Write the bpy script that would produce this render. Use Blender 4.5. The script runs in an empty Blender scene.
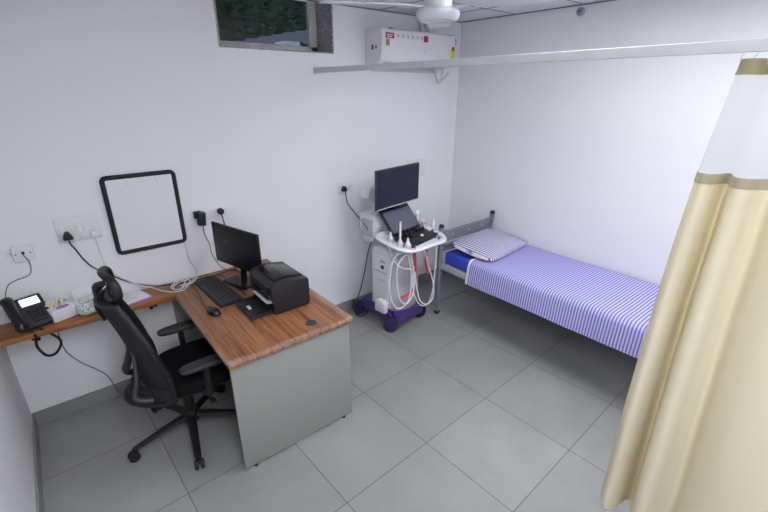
import bpy, bmesh, math, random
from mathutils import Vector, Matrix, noise
random.seed(4)
C = bpy.context.scene.collection
PI = math.pi
V = Vector

# ------------------------------------------------------------------ helpers
def catmull(pts, n=6):
    P = [V(p) for p in pts]
    if len(P) < 3: return P
    Q = [P[0]*2-P[1]] + P + [P[-1]*2-P[-2]]
    out = []
    for i in range(1, len(Q)-2):
        a, b, c, d = Q[i-1], Q[i], Q[i+1], Q[i+2]
        for k in range(n):
            t = k/n
            out.append(0.5*((2*b)+(c-a)*t+(2*a-5*b+4*c-d)*t*t+(3*b-a-3*c+d)*t**3))
    out.append(P[-1])
    return out

class MB:
    """collects shapes into one mesh"""
    def __init__(s): s.bm = bmesh.new()
    def _add(s, tmp, M=None):
        if M is not None: tmp.transform(M)
        me = bpy.data.meshes.new('t'); tmp.to_mesh(me); tmp.free()
        s.bm.from_mesh(me); bpy.data.meshes.remove(me)
        return s
    def box(s, c, size, bev=0, seg=2, M=None, rot=None):
        t = bmesh.new(); bmesh.ops.create_cube(t, size=1)
        bmesh.ops.scale(t, vec=V(size), verts=t.verts)
        if bev > 0:
            bmesh.ops.bevel(t, geom=list(t.edges), offset=min(bev, min(size)*.49), segments=seg, profile=.5, affect='EDGES')
        X = Matrix.Translation(V(c))
        if rot is not None: X = X @ rot
        if M is not None: X = M @ X
        return s._add(t, X)
    def cyl(s, p0, p1, r0, r1=None, seg=20, cap=True):
        p0, p1 = V(p0), V(p1); r1 = r0 if r1 is None else r1
        d = p1-p0
        t = bmesh.new()
        bmesh.ops.create_cone(t, cap_ends=cap, segments=seg, radius1=r0, radius2=r1, depth=d.length)
        return s._add(t, Matrix.Translation((p0+p1)/2) @ d.to_track_quat('Z', 'Y').to_matrix().to_4x4())
    def sphere(s, c, r, sc=(1, 1, 1), seg=16, M=None):
        t = bmesh.new(); bmesh.ops.create_uvsphere(t, u_segments=seg, v_segments=seg//2+2, radius=r)
        bmesh.ops.scale(t, vec=V(sc), verts=t.verts)
        X = Matrix.Translation(V(c))
        return s._add(t, X if M is None else M @ X)
    def tube(s, pts, r, seg=8, n=6, smooth=True, closed=False, sq=None):
        P = catmull(pts, n) if smooth else [V(p) for p in pts]
        rr = r if callable(r) else (lambda t: r)
        t = bmesh.new(); rings = []
        up = None
        N = len(P)
        for i, p in enumerate(P):
            if closed: d = (P[(i+1) % N]-P[i-1])
            else: d = (P[min(i+1, N-1)]-P[max(i-1, 0)])
            d = d.normalized() if d.length > 1e-9 else V((0, 0, 1))
            if up is None:
                up = V((0, 0, 1)) if abs(d.z) < .9 else V((1, 0, 0))
            a = d.cross(up)
            if a.length < 1e-6: a = d.orthogonal()
            a.normalize(); b = a.cross(d).normalized(); up = b
            R = rr(i/max(1, N-1))
            ra, rb = (R*sq[0], R*sq[1]) if sq else (R, R)
            rings.append([t.verts.new(p+a*ra*math.cos(2*PI*k/seg)+b*rb*math.sin(2*PI*k/seg)) for k in range(seg)])
        for i in range(N if closed else N-1):
            A, B = rings[i], rings[(i+1) % N]
            for k in range(seg):
                t.faces.new((A[k], A[(k+1) % seg], B[(k+1) % seg], B[k]))
        if not closed:
            t.faces.new(list(reversed(rings[0]))); t.faces.new(rings[-1])
        bmesh.ops.recalc_face_normals(t, faces=t.faces)
        return s._add(t)
    def lathe(s, prof, c=(0, 0, 0), seg=32, M=None):
        t = bmesh.new(); rings = []
        for (r, z) in prof:
            if r < 1e-6: rings.append([t.verts.new((0, 0, z))])
            else: rings.append([t.verts.new((r*math.cos(2*PI*k/seg), r*math.sin(2*PI*k/seg), z)) for k in range(seg)])
        for A, B in zip(rings[:-1], rings[1:]):
            for k in range(seg):
                k2 = (k+1) % seg
                if len(A) == 1 and len(B) == 1: continue
                if len(A) == 1: t.faces.new((A[0], B[k2], B[k]))
                elif len(B) == 1: t.faces.new((A[k], A[k2], B[0]))
                else: t.faces.new((A[k], A[k2], B[k2], B[k]))
        bmesh.ops.recalc_face_normals(t, faces=t.faces)
        X = Matrix.Translation(V(c))
        return s._add(t, X if M is None else M @ X)
    def prism(s, poly, a, b, axis='z', bev=0, M=None):
        """polygon extruded from a to b; axis z: poly=(x,y); y: poly=(x,z); x: poly=(y,z)"""
        t = bmesh.new()
        f = {'z': lambda p, h: (p[0], p[1], h), 'y': lambda p, h: (p[0], h, p[1]), 'x': lambda p, h: (h, p[0], p[1])}[axis]
        A = [t.verts.new(f(p, a)) for p in poly]; B = [t.verts.new(f(p, b)) for p in poly]
        n = len(poly)
        t.faces.new(A); t.faces.new(list(reversed(B)))
        for k in range(n): t.faces.new((A[k], A[(k+1) % n], B[(k+1) % n], B[k]))
        bmesh.ops.recalc_face_normals(t, faces=t.faces)
        if bev > 0: bmesh.ops.bevel(t, geom=list(t.edges), offset=bev, segments=2, profile=.5, affect='EDGES')
        return s._add(t, M)
    def grid(s, f, nu, nv, thick=0, wrap=False):
        t = bmesh.new()
        G = [[t.verts.new(f(i/nu, j/nv)) for j in range(nv+1)] for i in range(nu+1)]
        for i in range(nu):
            for j in range(nv): t.faces.new((G[i][j], G[i+1][j], G[i+1][j+1], G[i][j+1]))
        if thick:
            bmesh.ops.recalc_face_normals(t, faces=t.faces)
            bmesh.ops.solidify(t, geom=list(t.faces), thickness=thick)
        return s._add(t)
    def build(s, name, mat, parent=None, smooth=35):
        me = bpy.data.meshes.new(name); s.bm.to_mesh(me); s.bm.free()
        o = bpy.data.objects.new(name, me); C.objects.link(o)
        for m in (mat if isinstance(mat, (list, tuple)) else [mat]): me.materials.append(m)
        if smooth:
            me.shade_smooth(); me.set_sharp_from_angle(angle=math.radians(smooth))
        if parent is not None: o.parent = parent
        return o

def rrect(w, d, r, n=5, cx=0, cy=0):
    out = []
    for (sx, sy, a0) in ((1, 1, 0), (-1, 1, 90), (-1, -1, 180), (1, -1, 270)):
        for k in range(n+1):
            a = math.radians(a0+90*k/n)
            out.append((cx+sx*(w/2-r)+r*math.cos(a), cy+sy*(d/2-r)+r*math.sin(a)))
    return out

def tag(o, label, cat, group=None):
    o['label'] = label; o['category'] = cat
    if group: o['group'] = group
    return o
def thing(name, label, cat, loc=(0, 0, 0), rz=0, group=None):
    o = bpy.data.objects.new(name, None); C.objects.link(o); o.empty_display_size = .05
    o.location = loc; o.rotation_euler = (0, 0, math.radians(rz))
    return tag(o, label, cat, group)
def struct(o):
    o['kind'] = 'structure'; return o
def struct_root(name, loc=(0, 0, 0)):
    o = bpy.data.objects.new(name, None); C.objects.link(o); o.location = loc; o['kind'] = 'structure'; return o
RZ = lambda d: Matrix.Rotation(math.radians(d), 4, 'Z')
RX = lambda d: Matrix.Rotation(math.radians(d), 4, 'X')
RY = lambda d: Matrix.Rotation(math.radians(d), 4, 'Y')
T = lambda *p: Matrix.Translation(V(p))

# ------------------------------------------------------------------ materials
def srgb(r, g, b):
    f = lambda c: (c/255/12.92) if c/255 <= .04045 else ((c/255+.055)/1.055)**2.4
    return (f(r), f(g), f(b), 1)
def newmat(name):
    m = bpy.data.materials.new(name); m.use_nodes = True
    return m, m.node_tree.nodes, m.node_tree.links, m.node_tree.nodes['Principled BSDF']
def mat(name, col, rough=.5, metal=0, spec=.5, var=.06, scale=20, bump=0, bscale=200, coat=0, emit=None, estr=0, alpha=None, trans=0):
    m, N, L, B = newmat(name)
    B.inputs['Roughness'].default_value = rough; B.inputs['Metallic'].default_value = metal
    B.inputs['Specular IOR Level'].default_value = spec; B.inputs['Coat Weight'].default_value = coat
    tc = N.new('ShaderNodeTexCoord')
    nz = N.new('ShaderNodeTexNoise'); nz.inputs['Scale'].default_value = scale; nz.inputs['Detail'].default_value = 3
    L.new(tc.outputs['Object'], nz.inputs['Vector'])
    mr = N.new('ShaderNodeMapRange'); mr.inputs['To Min'].default_value = 1-var; mr.inputs['To Max'].default_value = 1+var
    L.new(nz.outputs['Fac'], mr.inputs['Value'])
    mx = N.new('ShaderNodeVectorMath'); mx.operation = 'SCALE'; mx.inputs[0].default_value = col[:3]
    L.new(mr.outputs['Result'], mx.inputs['Scale']); L.new(mx.outputs['Vector'], B.inputs['Base Color'])
    if bump:
        n2 = N.new('ShaderNodeTexNoise'); n2.inputs['Scale'].default_value = bscale; n2.inputs['Detail'].default_value = 4
        L.new(tc.outputs['Object'], n2.inputs['Vector'])
        b = N.new('ShaderNodeBump'); b.inputs['Strength'].default_value = bump; b.inputs['Distance'].default_value = .002
        L.new(n2.outputs['Fac'], b.inputs['Height']); L.new(b.outputs['Normal'], B.inputs['Normal'])
    if emit: B.inputs['Emission Color'].default_value = emit; B.inputs['Emission Strength'].default_value = estr
    if alpha is not None: B.inputs['Alpha'].default_value = alpha
    if trans: B.inputs['Transmission Weight'].default_value = trans
    return m

M = {}
M['wall'] = mat('wall_paint', (.84, .84, .87, 1), .6, var=.015, scale=2.5, bump=.08, bscale=90, spec=.3)
M['ceiling'] = mat('ceiling_board', (.78, .78, .83, 1), .8, var=.02, scale=6, bump=.1, bscale=150)
M['skirting'] = mat('skirting_tile', srgb(140, 141, 142), .45, var=.08, scale=5)
M['black_plastic'] = mat('black_plastic', (.009, .009, .011, 1), .45, var=.15)
M['black_gloss'] = mat('black_gloss_plastic', (.010, .010, .012, 1), .22, var=.1)
M['black_matt'] = mat('black_rubber', (.013, .013, .014, 1), .7, var=.15)
M['charcoal'] = mat('charcoal_plastic', (.030, .031, .034, 1), .45, var=.1)
M['navy_plastic'] = mat('dark_navy_plastic', (.013, .014, .020, 1), .40, var=.1)
M['chair_mesh'] = mat('chair_mesh_fabric', (.014, .014, .018, 1), .9, var=.2, scale=60, bump=.4, bscale=600)
M['chair_seat'] = mat('chair_seat_fabric', (.006, .006, .007, 1), .95, var=.2, bump=.3, bscale=500, spec=.2)
M['white_plastic'] = mat('white_plastic', (.78, .78, .80, 1), .35, var=.02)
M['white_matt'] = mat('white_matt_plastic', (.72, .72, .75, 1), .55, var=.03)
M['offwhite'] = mat('offwhite_plastic', (.62, .62, .65, 1), .45, var=.03)
M['white_cable'] = mat('white_cable_sheath', (.75, .75, .74, 1), .45, var=.03)
M['grey_cable'] = mat('grey_cable_sheath', (.14, .14, .15, 1), .5, var=.05)
M['grey_panel'] = mat('grey_laminate', srgb(143, 144, 141), .5, var=.02, scale=4)
M['bed_grey'] = mat('grey_painted_steel', srgb(132, 138, 148), .4, metal=.2, var=.05)
M['bed_light'] = mat('light_grey_steel', srgb(198, 202, 208), .4, metal=.2, var=.04)
M['mattress'] = mat('blue_rexine', srgb(62, 78, 205), .45, var=.06, scale=8)
M['purple'] = mat('purple_plastic', srgb(72, 50, 118), .4, var=.06)
M['purple_dark'] = mat('dark_purple_plastic', srgb(50, 40, 84), .45, var=.06)
M['red_strap'] = mat('pink_red_rubber', srgb(222, 82, 100), .5, var=.08)
M['alu'] = mat('aluminium_track', srgb(206, 212, 210), .5, metal=0, var=.02)
M['window_frame'] = mat('window_frame_paint', srgb(214, 211, 206), .45, var=.03)
M['fan_white'] = mat('fan_enamel', srgb(206, 210, 216), .3, var=.02)
M['paper'] = mat('paper_white', (.80, .80, .83, 1), .7, var=.02)
M['board'] = mat('whiteboard_enamel', (.80, .81, .85, 1), .25, var=.01)
M['magenta'] = mat('magenta_sticker', srgb(168, 44, 108), .4, var=.05)
M['green_label'] = mat('green_label', srgb(120, 150, 70), .5, var=.05)
M['yellow_label'] = mat('yellow_label', srgb(226, 226, 70), .5, var=.04)
M['violet_print'] = mat('violet_print', srgb(150, 84, 200), .5, var=.05)
M['lilac_board'] = mat('lilac_folder', srgb(176, 130, 205), .5, var=.05)
M['dark_print'] = mat('dark_print', srgb(70, 70, 84), .5, var=.05)
M['blue_tape'] = mat('blue_tape', srgb(90, 170, 215), .4, var=.05)
M['red_label'] = mat('red_print', srgb(196, 60, 60), .5, var=.05)
M['glove'] = mat('pale_yellow_latex', srgb(222, 218, 190), .55, var=.05)
M['screen'] = mat('screen_glass_dark', (.008, .008, .012, 1), .38, var=.05, spec=.25)
M['screen_blue'] = mat('screen_glass_blue', (.014, .015, .040, 1), .35, var=.2, scale=3, spec=.25)
M['touch_screen'] = mat('touch_screen_glass', srgb(92, 96, 112), .35, var=.06, scale=6)
M['lcd_lit'] = mat('lit_phone_display', (.7, .78, .82, 1), .3, emit=(.85, .97, 1, 1), estr=.9)
M['lamp_frame'] = mat('lamp_frame_white', (.8, .8, .8, 1), .4)
M['bottle_white'] = mat('white_bottle_plastic', (.80, .80, .82, 1), .4, var=.02)
M['leaf'] = mat('leaf_green', srgb(66, 98, 58), .6, var=.35, scale=12)
M['bark'] = mat('bark_brown', srgb(64, 52, 42), .8, var=.3, scale=18)
M['roof_sheet'] = mat('corrugated_roof_sheet', srgb(112, 112, 118), .6, var=.12, scale=5)
M['patch_white'] = mat('patch_block_white', (.9, .9, .9, 1), .7)
M['brown_mark'] = mat('brown_band', srgb(172, 162, 136), .8, var=.06, scale=30, bump=.3, bscale=400)

def granite():
    m, N, L, B = newmat('granite_lining')
    tc = N.new('ShaderNodeTexCoord'); nz = N.new('ShaderNodeTexNoise'); nz.inputs['Scale'].default_value = 90; nz.inputs['Detail'].default_value = 8
    L.new(tc.outputs['Object'], nz.inputs['Vector'])
    r = N.new('ShaderNodeValToRGB'); r.color_ramp.elements[0].position = .36; r.color_ramp.elements[0].color = srgb(112, 110, 114)
    r.color_ramp.elements[1].position = .66; r.color_ramp.elements[1].color = srgb(190, 186, 186)
    L.new(nz.outputs['Fac'], r.inputs['Fac']); L.new(r.outputs['Color'], B.inputs['Base Color']); B.inputs['Roughness'].default_value = .5
    return m
M['granite'] = granite()

def floor_mat():
    m, N, L, B = newmat('grey_floor_tiles')
    tc = N.new('ShaderNodeTexCoord'); mp = N.new('ShaderNodeMapping'); mp.vector_type = 'TEXTURE'
    mp.inputs['Location'].default_value = (1.8069, -1.0646, 0); mp.inputs['Rotation'].default_value = (0, 0, .0397)
    L.new(tc.outputs['Object'], mp.inputs['Vector'])
    br = N.new('ShaderNodeTexBrick'); br.offset = 0; br.squash = 1
    br.inputs['Scale'].default_value = 1; br.inputs['Brick Width'].default_value = .6; br.inputs['Row Height'].default_value = .6
    br.inputs['Mortar Size'].default_value = .0024; br.inputs['Mortar Smooth'].default_value = .3
    br.inputs['Color1'].default_value = srgb(145, 146, 144); br.inputs['Color2'].default_value = srgb(153, 154, 151)
    br.inputs['Mortar'].default_value = srgb(92, 90, 86)
    L.new(mp.outputs['Vector'], br.inputs['Vector'])
    nz = N.new('ShaderNodeTexNoise'); nz.inputs['Scale'].default_value = 2.6; nz.inputs['Detail'].default_value = 7; nz.inputs['Roughness'].default_value = .6
    L.new(tc.outputs['Object'], nz.inputs['Vector'])
    mr = N.new('ShaderNodeMapRange'); mr.inputs['From Min'].default_value = .3; mr.inputs['From Max'].default_value = .7
    mr.inputs['To Min'].default_value = .90; mr.inputs['To Max'].default_value = 1.08
    L.new(nz.outputs['Fac'], mr.inputs['Value'])
    mx = N.new('ShaderNodeVectorMath'); mx.operation = 'SCALE'
    L.new(br.outputs['Color'], mx.inputs[0]); L.new(mr.outputs['Result'], mx.inputs['Scale'])
    L.new(mx.outputs['Vector'], B.inputs['Base Color'])
    B.inputs['Roughness'].default_value = .42; B.inputs['Specular IOR Level'].default_value = .45
    bp = N.new('ShaderNodeBump'); bp.inputs['Strength'].default_value = .35; bp.inputs['Distance'].default_value = .002; bp.invert = True
    L.new(br.outputs['Fac'], bp.inputs['Height']); L.new(bp.outputs['Normal'], B.inputs['Normal'])
    return m
M['floor'] = floor_mat()

def wood(name, c0, c1, c2, along='y', scale=1.0, rough=.38):
    m, N, L, B = newmat(name)
    tc = N.new('ShaderNodeTexCoord'); mp = N.new('ShaderNodeMapping')
    s = {'y': (26, 1.1, 6), 'x': (1.1, 26, 6)}[along]
    mp.inputs['Scale'].default_value = [k*scale for k in s]
    L.new(tc.outputs['Object'], mp.inputs['Vector'])
    nz = N.new('ShaderNodeTexNoise'); nz.inputs['Scale'].default_value = 1.0; nz.inputs['Detail'].default_value = 6
    nz.inputs['Roughness'].default_value = .62; nz.inputs['Distortion'].default_value = .25
    L.new(mp.outputs['Vector'], nz.inputs['Vector'])
    mp2 = N.new('ShaderNodeMapping'); mp2.inputs['Scale'].default_value = [k*scale*5 for k in s]
    L.new(tc.outputs['Object'], mp2.inputs['Vector'])
    n2 = N.new('ShaderNodeTexNoise'); n2.inputs['Scale'].default_value = 1; n2.inputs['Detail'].default_value = 3
    L.new(mp2.outputs['Vector'], n2.inputs['Vector'])
    ad = N.new('ShaderNodeMath'); ad.operation = 'MULTIPLY_ADD'; ad.inputs[1].default_value = .3
    L.new(n2.outputs['Fac'], ad.inputs[0]); L.new(nz.outputs['Fac'], ad.inputs[2])
    r = N.new('ShaderNodeValToRGB'); e = r.color_ramp.elements
    e[0].position = .48; e[0].color = c0; e[1].position = .82; e[1].color = c2
    k = e.new(.64); k.color = c1
    L.new(ad.outputs[0], r.inputs['Fac']); L.new(r.outputs['Color'], B.inputs['Base Color'])
    B.inputs['Roughness'].default_value = rough
    return m
M['walnut'] = wood('walnut_laminate', srgb(98, 62, 38), srgb(142, 92, 58), srgb(168, 116, 80), 'y', 1.9)
M['shelf_wood'] = wood('shelf_laminate', srgb(120, 70, 32), srgb(152, 94, 48), srgb(178, 120, 66), 'x')

def stripes(name, axis, period, c0, c1, duty=.5, soft=.12):
    m, N, L, B = newmat(name)
    tc = N.new('ShaderNodeTexCoord'); sp = N.new('ShaderNodeSeparateXYZ'); L.new(tc.outputs['Object'], sp.inputs[0])
    nz = N.new('ShaderNodeTexNoise'); nz.inputs['Scale'].default_value = 3
    L.new(tc.outputs['Object'], nz.inputs['Vector'])
    w = N.new('ShaderNodeMath'); w.operation = 'MULTIPLY_ADD'; w.inputs[1].default_value = period*.5
    L.new(nz.outputs['Fac'], w.inputs[0]); L.new(sp.outputs[axis], w.inputs[2])
    d = N.new('ShaderNodeMath'); d.operation = 'DIVIDE'; d.inputs[1].default_value = period; L.new(w.outputs[0], d.inputs[0])
    f = N.new('ShaderNodeMath'); f.operation = 'FRACT'; L.new(d.outputs[0], f.inputs[0])
    r = N.new('ShaderNodeValToRGB'); e = r.color_ramp.elements
    e[0].position = 0; e[0].color = c0; e[1].position = 1; e[1].color = c0
    for p, c in ((duty-soft, c0), (duty, c1), (1-soft, c1)):
        k = e.new(p); k.color = c
    L.new(f.outputs[0], r.inputs['Fac']); L.new(r.outputs['Color'], B.inputs['Base Color'])
    B.inputs['Roughness'].default_value = .85; B.inputs['Specular IOR Level'].default_value = .2
    n2 = N.new('ShaderNodeTexNoise'); n2.inputs['Scale'].default_value = 500; L.new(tc.outputs['Object'], n2.inputs['Vector'])
    b = N.new('ShaderNodeBump'); b.inputs['Strength'].default_value = .15; b.inputs['Distance'].default_value = .001
    L.new(n2.outputs['Fac'], b.inputs['Height']); L.new(b.outputs['Normal'], B.inputs['Normal'])
    return m
M['sheet'] = stripes('striped_sheet_cotton', 1, .0205, srgb(112, 110, 194), srgb(198, 196, 232), .46)
M['pillow'] = stripes('striped_pillow_cotton', 0, .021, srgb(84, 84, 150), srgb(222, 218, 228), .46)

def cloth_mat(name, col, tcol, tw, bump=.2):
    m, N, L, B = newmat(name)
    out = N['Material Output']
    tr = N.new('ShaderNodeBsdfTranslucent'); tr.inputs['Color'].default_value = tcol
    mx = N.new('ShaderNodeMixShader'); mx.inputs[0].default_value = tw
    B.inputs['Base Color'].default_value = col; B.inputs['Roughness'].default_value = .8; B.inputs['Specular IOR Level'].default_value = .2
    tc = N.new('ShaderNodeTexCoord'); nz = N.new('ShaderNodeTexNoise'); nz.inputs['Scale'].default_value = 420
    L.new(tc.outputs['Object'], nz.inputs['Vector'])
    b = N.new('ShaderNodeBump'); b.inputs['Strength'].default_value = bump; b.inputs['Distance'].default_value = .001
    L.new(nz.outputs['Fac'], b.inputs['Height']); L.new(b.outputs['Normal'], B.inputs['Normal'])
    L.new(B.outputs[0], mx.inputs[1]); L.new(tr.outputs[0], mx.inputs[2]); L.new(mx.outputs[0], out.inputs['Surface'])
    return m
M['curtain'] = cloth_mat('cream_curtain_cloth', srgb(232, 228, 208), srgb(246, 224, 130), .28)
M['tape'] = cloth_mat('tan_heading_tape', srgb(176, 168, 138), srgb(190, 174, 120), .2)

def see_through(name, col, fac, rough=.5, net=None):
    m, N, L, B = newmat(name); out = N['Material Output']
    B.inputs['Base Color'].default_value = col; B.inputs['Roughness'].default_value = rough
    t = N.new('ShaderNodeBsdfTransparent'); mx = N.new('ShaderNodeMixShader'); mx.inputs[0].default_value = fac
    if net:
        tc = N.new('ShaderNodeTexCoord'); nz = N.new('ShaderNodeTexNoise'); nz.inputs['Scale'].default_value = net
        L.new(tc.outputs['Object'], nz.inputs['Vector'])
        mr = N.new('ShaderNodeMapRange'); mr.inputs['From Min'].default_value = .3; mr.inputs['From Max'].default_value = .7
        mr.inputs['To Min'].default_value = fac*.6; mr.inputs['To Max'].default_value = min(1, fac*1.4)
        L.new(nz.outputs['Fac'], mr.inputs['Value']); L.new(mr.outputs['Result'], mx.inputs[0])
    L.new(t.outputs[0], mx.inputs[1]); L.new(B.outputs[0], mx.inputs[2]); L.new(mx.outputs[0], out.inputs['Surface'])
    return m
M['netting'] = see_through('white_netting', srgb(158, 162, 160), .30, .8)
M['film'] = see_through('clear_plastic_film', (.85, .86, .88, 1), .13, .10, 60)
M['clear_pocket'] = see_through('clear_pocket_plastic', (.82, .80, .84, 1), .38, .2)
M['clear_cup'] = see_through('clear_holder_plastic', (.75, .78, .84, 1), .55, .25)
def tinted():
    m, N, L, B = newmat('tinted_window_glass'); out = N['Material Output']
    t = N.new('ShaderNodeBsdfTransparent'); t.inputs['Color'].default_value = (.34, .355, .38, 1)
    g = N.new('ShaderNodeBsdfGlossy'); g.inputs['Roughness'].default_value = .3
    fr = N.new('ShaderNodeFresnel'); fr.inputs['IOR'].default_value = 1.25
    mx = N.new('ShaderNodeMixShader'); L.new(fr.outputs[0], mx.inputs[0]); L.new(t.outputs[0], mx.inputs[1]); L.new(g.outputs[0], mx.inputs[2])
    L.new(mx.outputs[0], out.inputs['Surface']); return m
M['glass'] = tinted()
def leafy_pack():
    m, N, L, B = newmat('leaf_patterned_wrap')
    tc = N.new('ShaderNodeTexCoord'); vo = N.new('ShaderNodeTexVoronoi'); vo.inputs['Scale'].default_value = 100
    L.new(tc.outputs['Object'], vo.inputs['Vector'])
    r = N.new('ShaderNodeValToRGB'); e = r.color_ramp.elements
    e[0].position = .28; e[0].color = srgb(96, 140, 116); e[1].position = .46; e[1].color = srgb(222, 230, 226)
    L.new(vo.outputs['Distance'], r.inputs['Fac']); L.new(r.outputs['Color'], B.inputs['Base Color']); B.inputs['Roughness'].default_value = .35
    return m
M['leafy'] = leafy_pack()
LAMP = 23.5
def lamp_mat():
    m, N, L, B = newmat('led_diffuser'); out = N['Material Output']
    e = N.new('ShaderNodeEmission'); e.inputs['Color'].default_value = (.93, .95, 1, 1); e.inputs['Strength'].default_value = LAMP
    L.new(e.outputs[0], out.inputs['Surface']); return m
M['led'] = lamp_mat()

# ------------------------------------------------------------------ the room
XR, YF, H = 3.79, -4.25, 2.585
struct(MB().box((XR/2, YF/2, -.05), (XR+.3, -YF+.3, .1)).build('floor', M['floor'], smooth=0))
struct(MB().box((XR/2, YF/2-.075, H+.05), (XR+.3, -YF+.15, .1)).build('ceiling', M['ceiling'], smooth=0))
wx0, wx1, wz0, wz1 = 1.474, 2.35, 2.245, 2.66
HW = 2.80   # masonry goes on above the false ceiling
b = MB(); th = .3
b.box((wx0/2-.075, th/2, HW/2), (wx0+.15, th, HW))
b.box(((wx1+XR+.15)/2, th/2, HW/2), (XR+.15-wx1, th, HW))
b.box(((wx0+wx1)/2, th/2, wz0/2), (wx1-wx0, th, wz0))
b.box(((wx0+wx1)/2, th/2, (wz1+HW)/2), (wx1-wx0, th, HW-wz1))
struct(b.build('wall_back', M['wall'], smooth=0))
struct(MB().box((-.075, YF/2, H/2), (.15, -YF, H)).build('wall_left', M['wall'], smooth=0))
struct(MB().box((XR+.075, YF/2, H/2), (.15, -YF, H)).build('wall_right', M['wall'], smooth=0))
struct(MB().box((XR/2, YF-.075, H/2), (XR+.3, .15, H)).build('wall_front', M['wall'], smooth=0))
struct(MB().box((XR/2, -.006, .05), (XR, .012, .10), .002).build('baseboard_back', M['skirting'], smooth=0))
struct(MB().box((.006, (YF-.012)/2, .05), (.012, -YF-.012, .10), .002).build('baseboard_left', M['skirting'], smooth=0))
struct(MB().box((XR-.006, (YF-.012)/2, .05), (.012, -YF-.012, .10), .002).build('baseboard_right', M['skirting'], smooth=0))
# ceiling grid bars
b = MB()
gx = [.39+.6*k for k in range(6)]; gy = [-.59*k for k in range(1, 8)]
for x in gx: b.box((x, YF/2, H-.001), (.015, -YF, .005))
for y in gy: b.box((XR/2, y, H-.001), (XR, .015, .005))
struct(b.build('trim_1', mat('grid_bar', srgb(160, 156, 158), .5), smooth=0))
b = MB()
b.box((XR/2, -.005, H-.004), (XR, .010, .008)); b.box((XR-.005, YF/2, H-.004), (.010, -YF, .008))
struct(b.build('trim_2', mat('wall_angle', srgb(130, 126, 126), .5), smooth=0))

# window
w = struct_root('window_1', ((wx0+wx1)/2, .22, wz0))
hw = (wx1-wx0)/2; wh = wz1-wz0
b = MB(); fy = .02; fw = .055
b.box((0, fy, .03), (2*hw, .05, .06), .004); b.box((0, fy, wh-.02), (2*hw, .05, .04), .004)
b.box((-hw+fw/2, fy, wh/2), (fw, .05, wh), .004); b.box((hw-.035, fy, wh/2), (.07, .05, wh), .004)
b.build('frame', M['window_frame'], w)
b = MB(); b.box((-hw+.3, fy-.03, .035), (.03, .02, .018), .004); b.build('latch', M['window_frame'], w)
MB().box((-.008, fy, wh/2), (2*hw-.12, .006, wh-.09)).build('pane', M['glass'], w)
b = MB()
b.box((hw-.006, -.112, wh/2), (.012, .224, wh-.004)); b.box((-hw+.006, -.112, wh/2), (.012, .224, wh-.004)); b.box((0, -.112, .005), (2*hw-.03, .224, .010))
b.build('stone_lining', M['granite'], w)

# outside the window
rf = thing('corrugated_roof', 'grey corrugated roof sheet seen through the high window', 'roof', (3.0, 1.9, 0))
def rooff(u, v):
    x, y = -1.3+2.6*u, -.6+1.3*v
    return (x, y, 2.545+.20*(x-.05)+.10*y+.016*math.sin(u*2*PI*15))
MB().grid(rooff, 200, 4, .006).build('sheet', M['roof_sheet'], rf)
for px in (-1.2, 1.2):
    for py in (-.5, .6):
        zt = 2.545+.20*(px-.05)+.10*py-.02
        MB().box((px, py, zt/2), (.07, .07, zt)).build('post', M['bark'], rf)
lw = MB().box((0, 0, 1.207), (.18, .2, 2.414), .01).build('bright_patch_block', M['patch_white'])  # made-up white block, gives the bright patch in the window glass
lw.location = (2.535, 1.10, 0); tag(lw, 'white block added outside to give the bright patch in the high window', 'block')
def shrub(x, y, h, r, label):
    t = thing('tree', label, 'tree', (x, y, 0), 0, 'trees outside the high window')
    MB().tube([(0, 0, 0), (.05, 0, h*.4), (0, .05, h*.75)], .06, seg=8).build('trunk', M['bark'], t)
    bm = bmesh.new()
    rnd = random.Random(int(x*100))
    for k in range(1500):
        d = V((rnd.gauss(0, 1), rnd.gauss(0, 1), rnd.gauss(0, 1))).normalized()*(rnd.random()**.35)
        c = V((d.x*r, d.y*r*.8, h*.72+d.z*h*.36)); s = .05+.05*rnd.random()
        q = [V((-s, 0, 0)), V((0, -s*.45, .01)), V((s, 0, 0)), V((0, s*.45, .01))]
        R = Matrix.Rotation(rnd.random()*6.3, 3, 'Z') @ Matrix.Rotation(rnd.random()*3, 3, 'X')
        bm.faces.new([bm.verts.new(c+R @ p) for p in q])
    mb = MB(); mb.bm.free(); mb.bm = bm; mb.build('foliage', M['leaf'], t, smooth=0)
shrub(1.6, 4.6, 4.4, .95, 'dark green tree outside left part of the high window')
shrub(3.6, 5.2, 4.8, .95, 'dark green tree outside middle of the high window')
shrub(5.6, 5.6, 4.6, .95, 'dark green tree outside right part of the high window')
g = MB().box((3, 6.3, -.05), (16, 11.8, .1)).build('ground', mat('bare_earth', srgb(96, 88, 76), .9, var=.2, scale=3), smooth=0); struct(g)
bw = MB().box((4, 8.5, 2.6), (16, .2, 5.2)).build('wall_outside', mat('mossy_wall', srgb(58, 62, 56), .9, var=.4, scale=3), smooth=0); struct(bw)

# ceiling lights
def lamp(x, y, label):
    t = thing('ceiling_light', label, 'ceiling light', (x, y, H-.012), 0, 'square panel lights in the ceiling')
    b = MB()
    for sx, sy, a, c in ((1, 0, .025, .6), (-1, 0, .025, .6), (0, 1, .55, .025), (0, -1, .55, .025)):
        b.box((sx*.2875, sy*.2875, 0), (a, c, .02))
    b.build('frame', M['lamp_frame'], t, smooth=0)
    MB().box((0, 0, .002), (.55, .55, .008)).build('diffuser', M['led'], t, smooth=0)
lamp(2.49, -2.065, 'square LED panel light in the ceiling above the curtain track')
lamp(.69, -2.665, 'square LED panel light in the ceiling near left wall')
lamp(.69, -3.865, 'added unseen fill light panel in the front left corner of ceiling')  # extra panel added out of view to brighten the left side
lamp(3.09, -3.265, 'square LED panel light in the ceiling behind the curtain')

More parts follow.
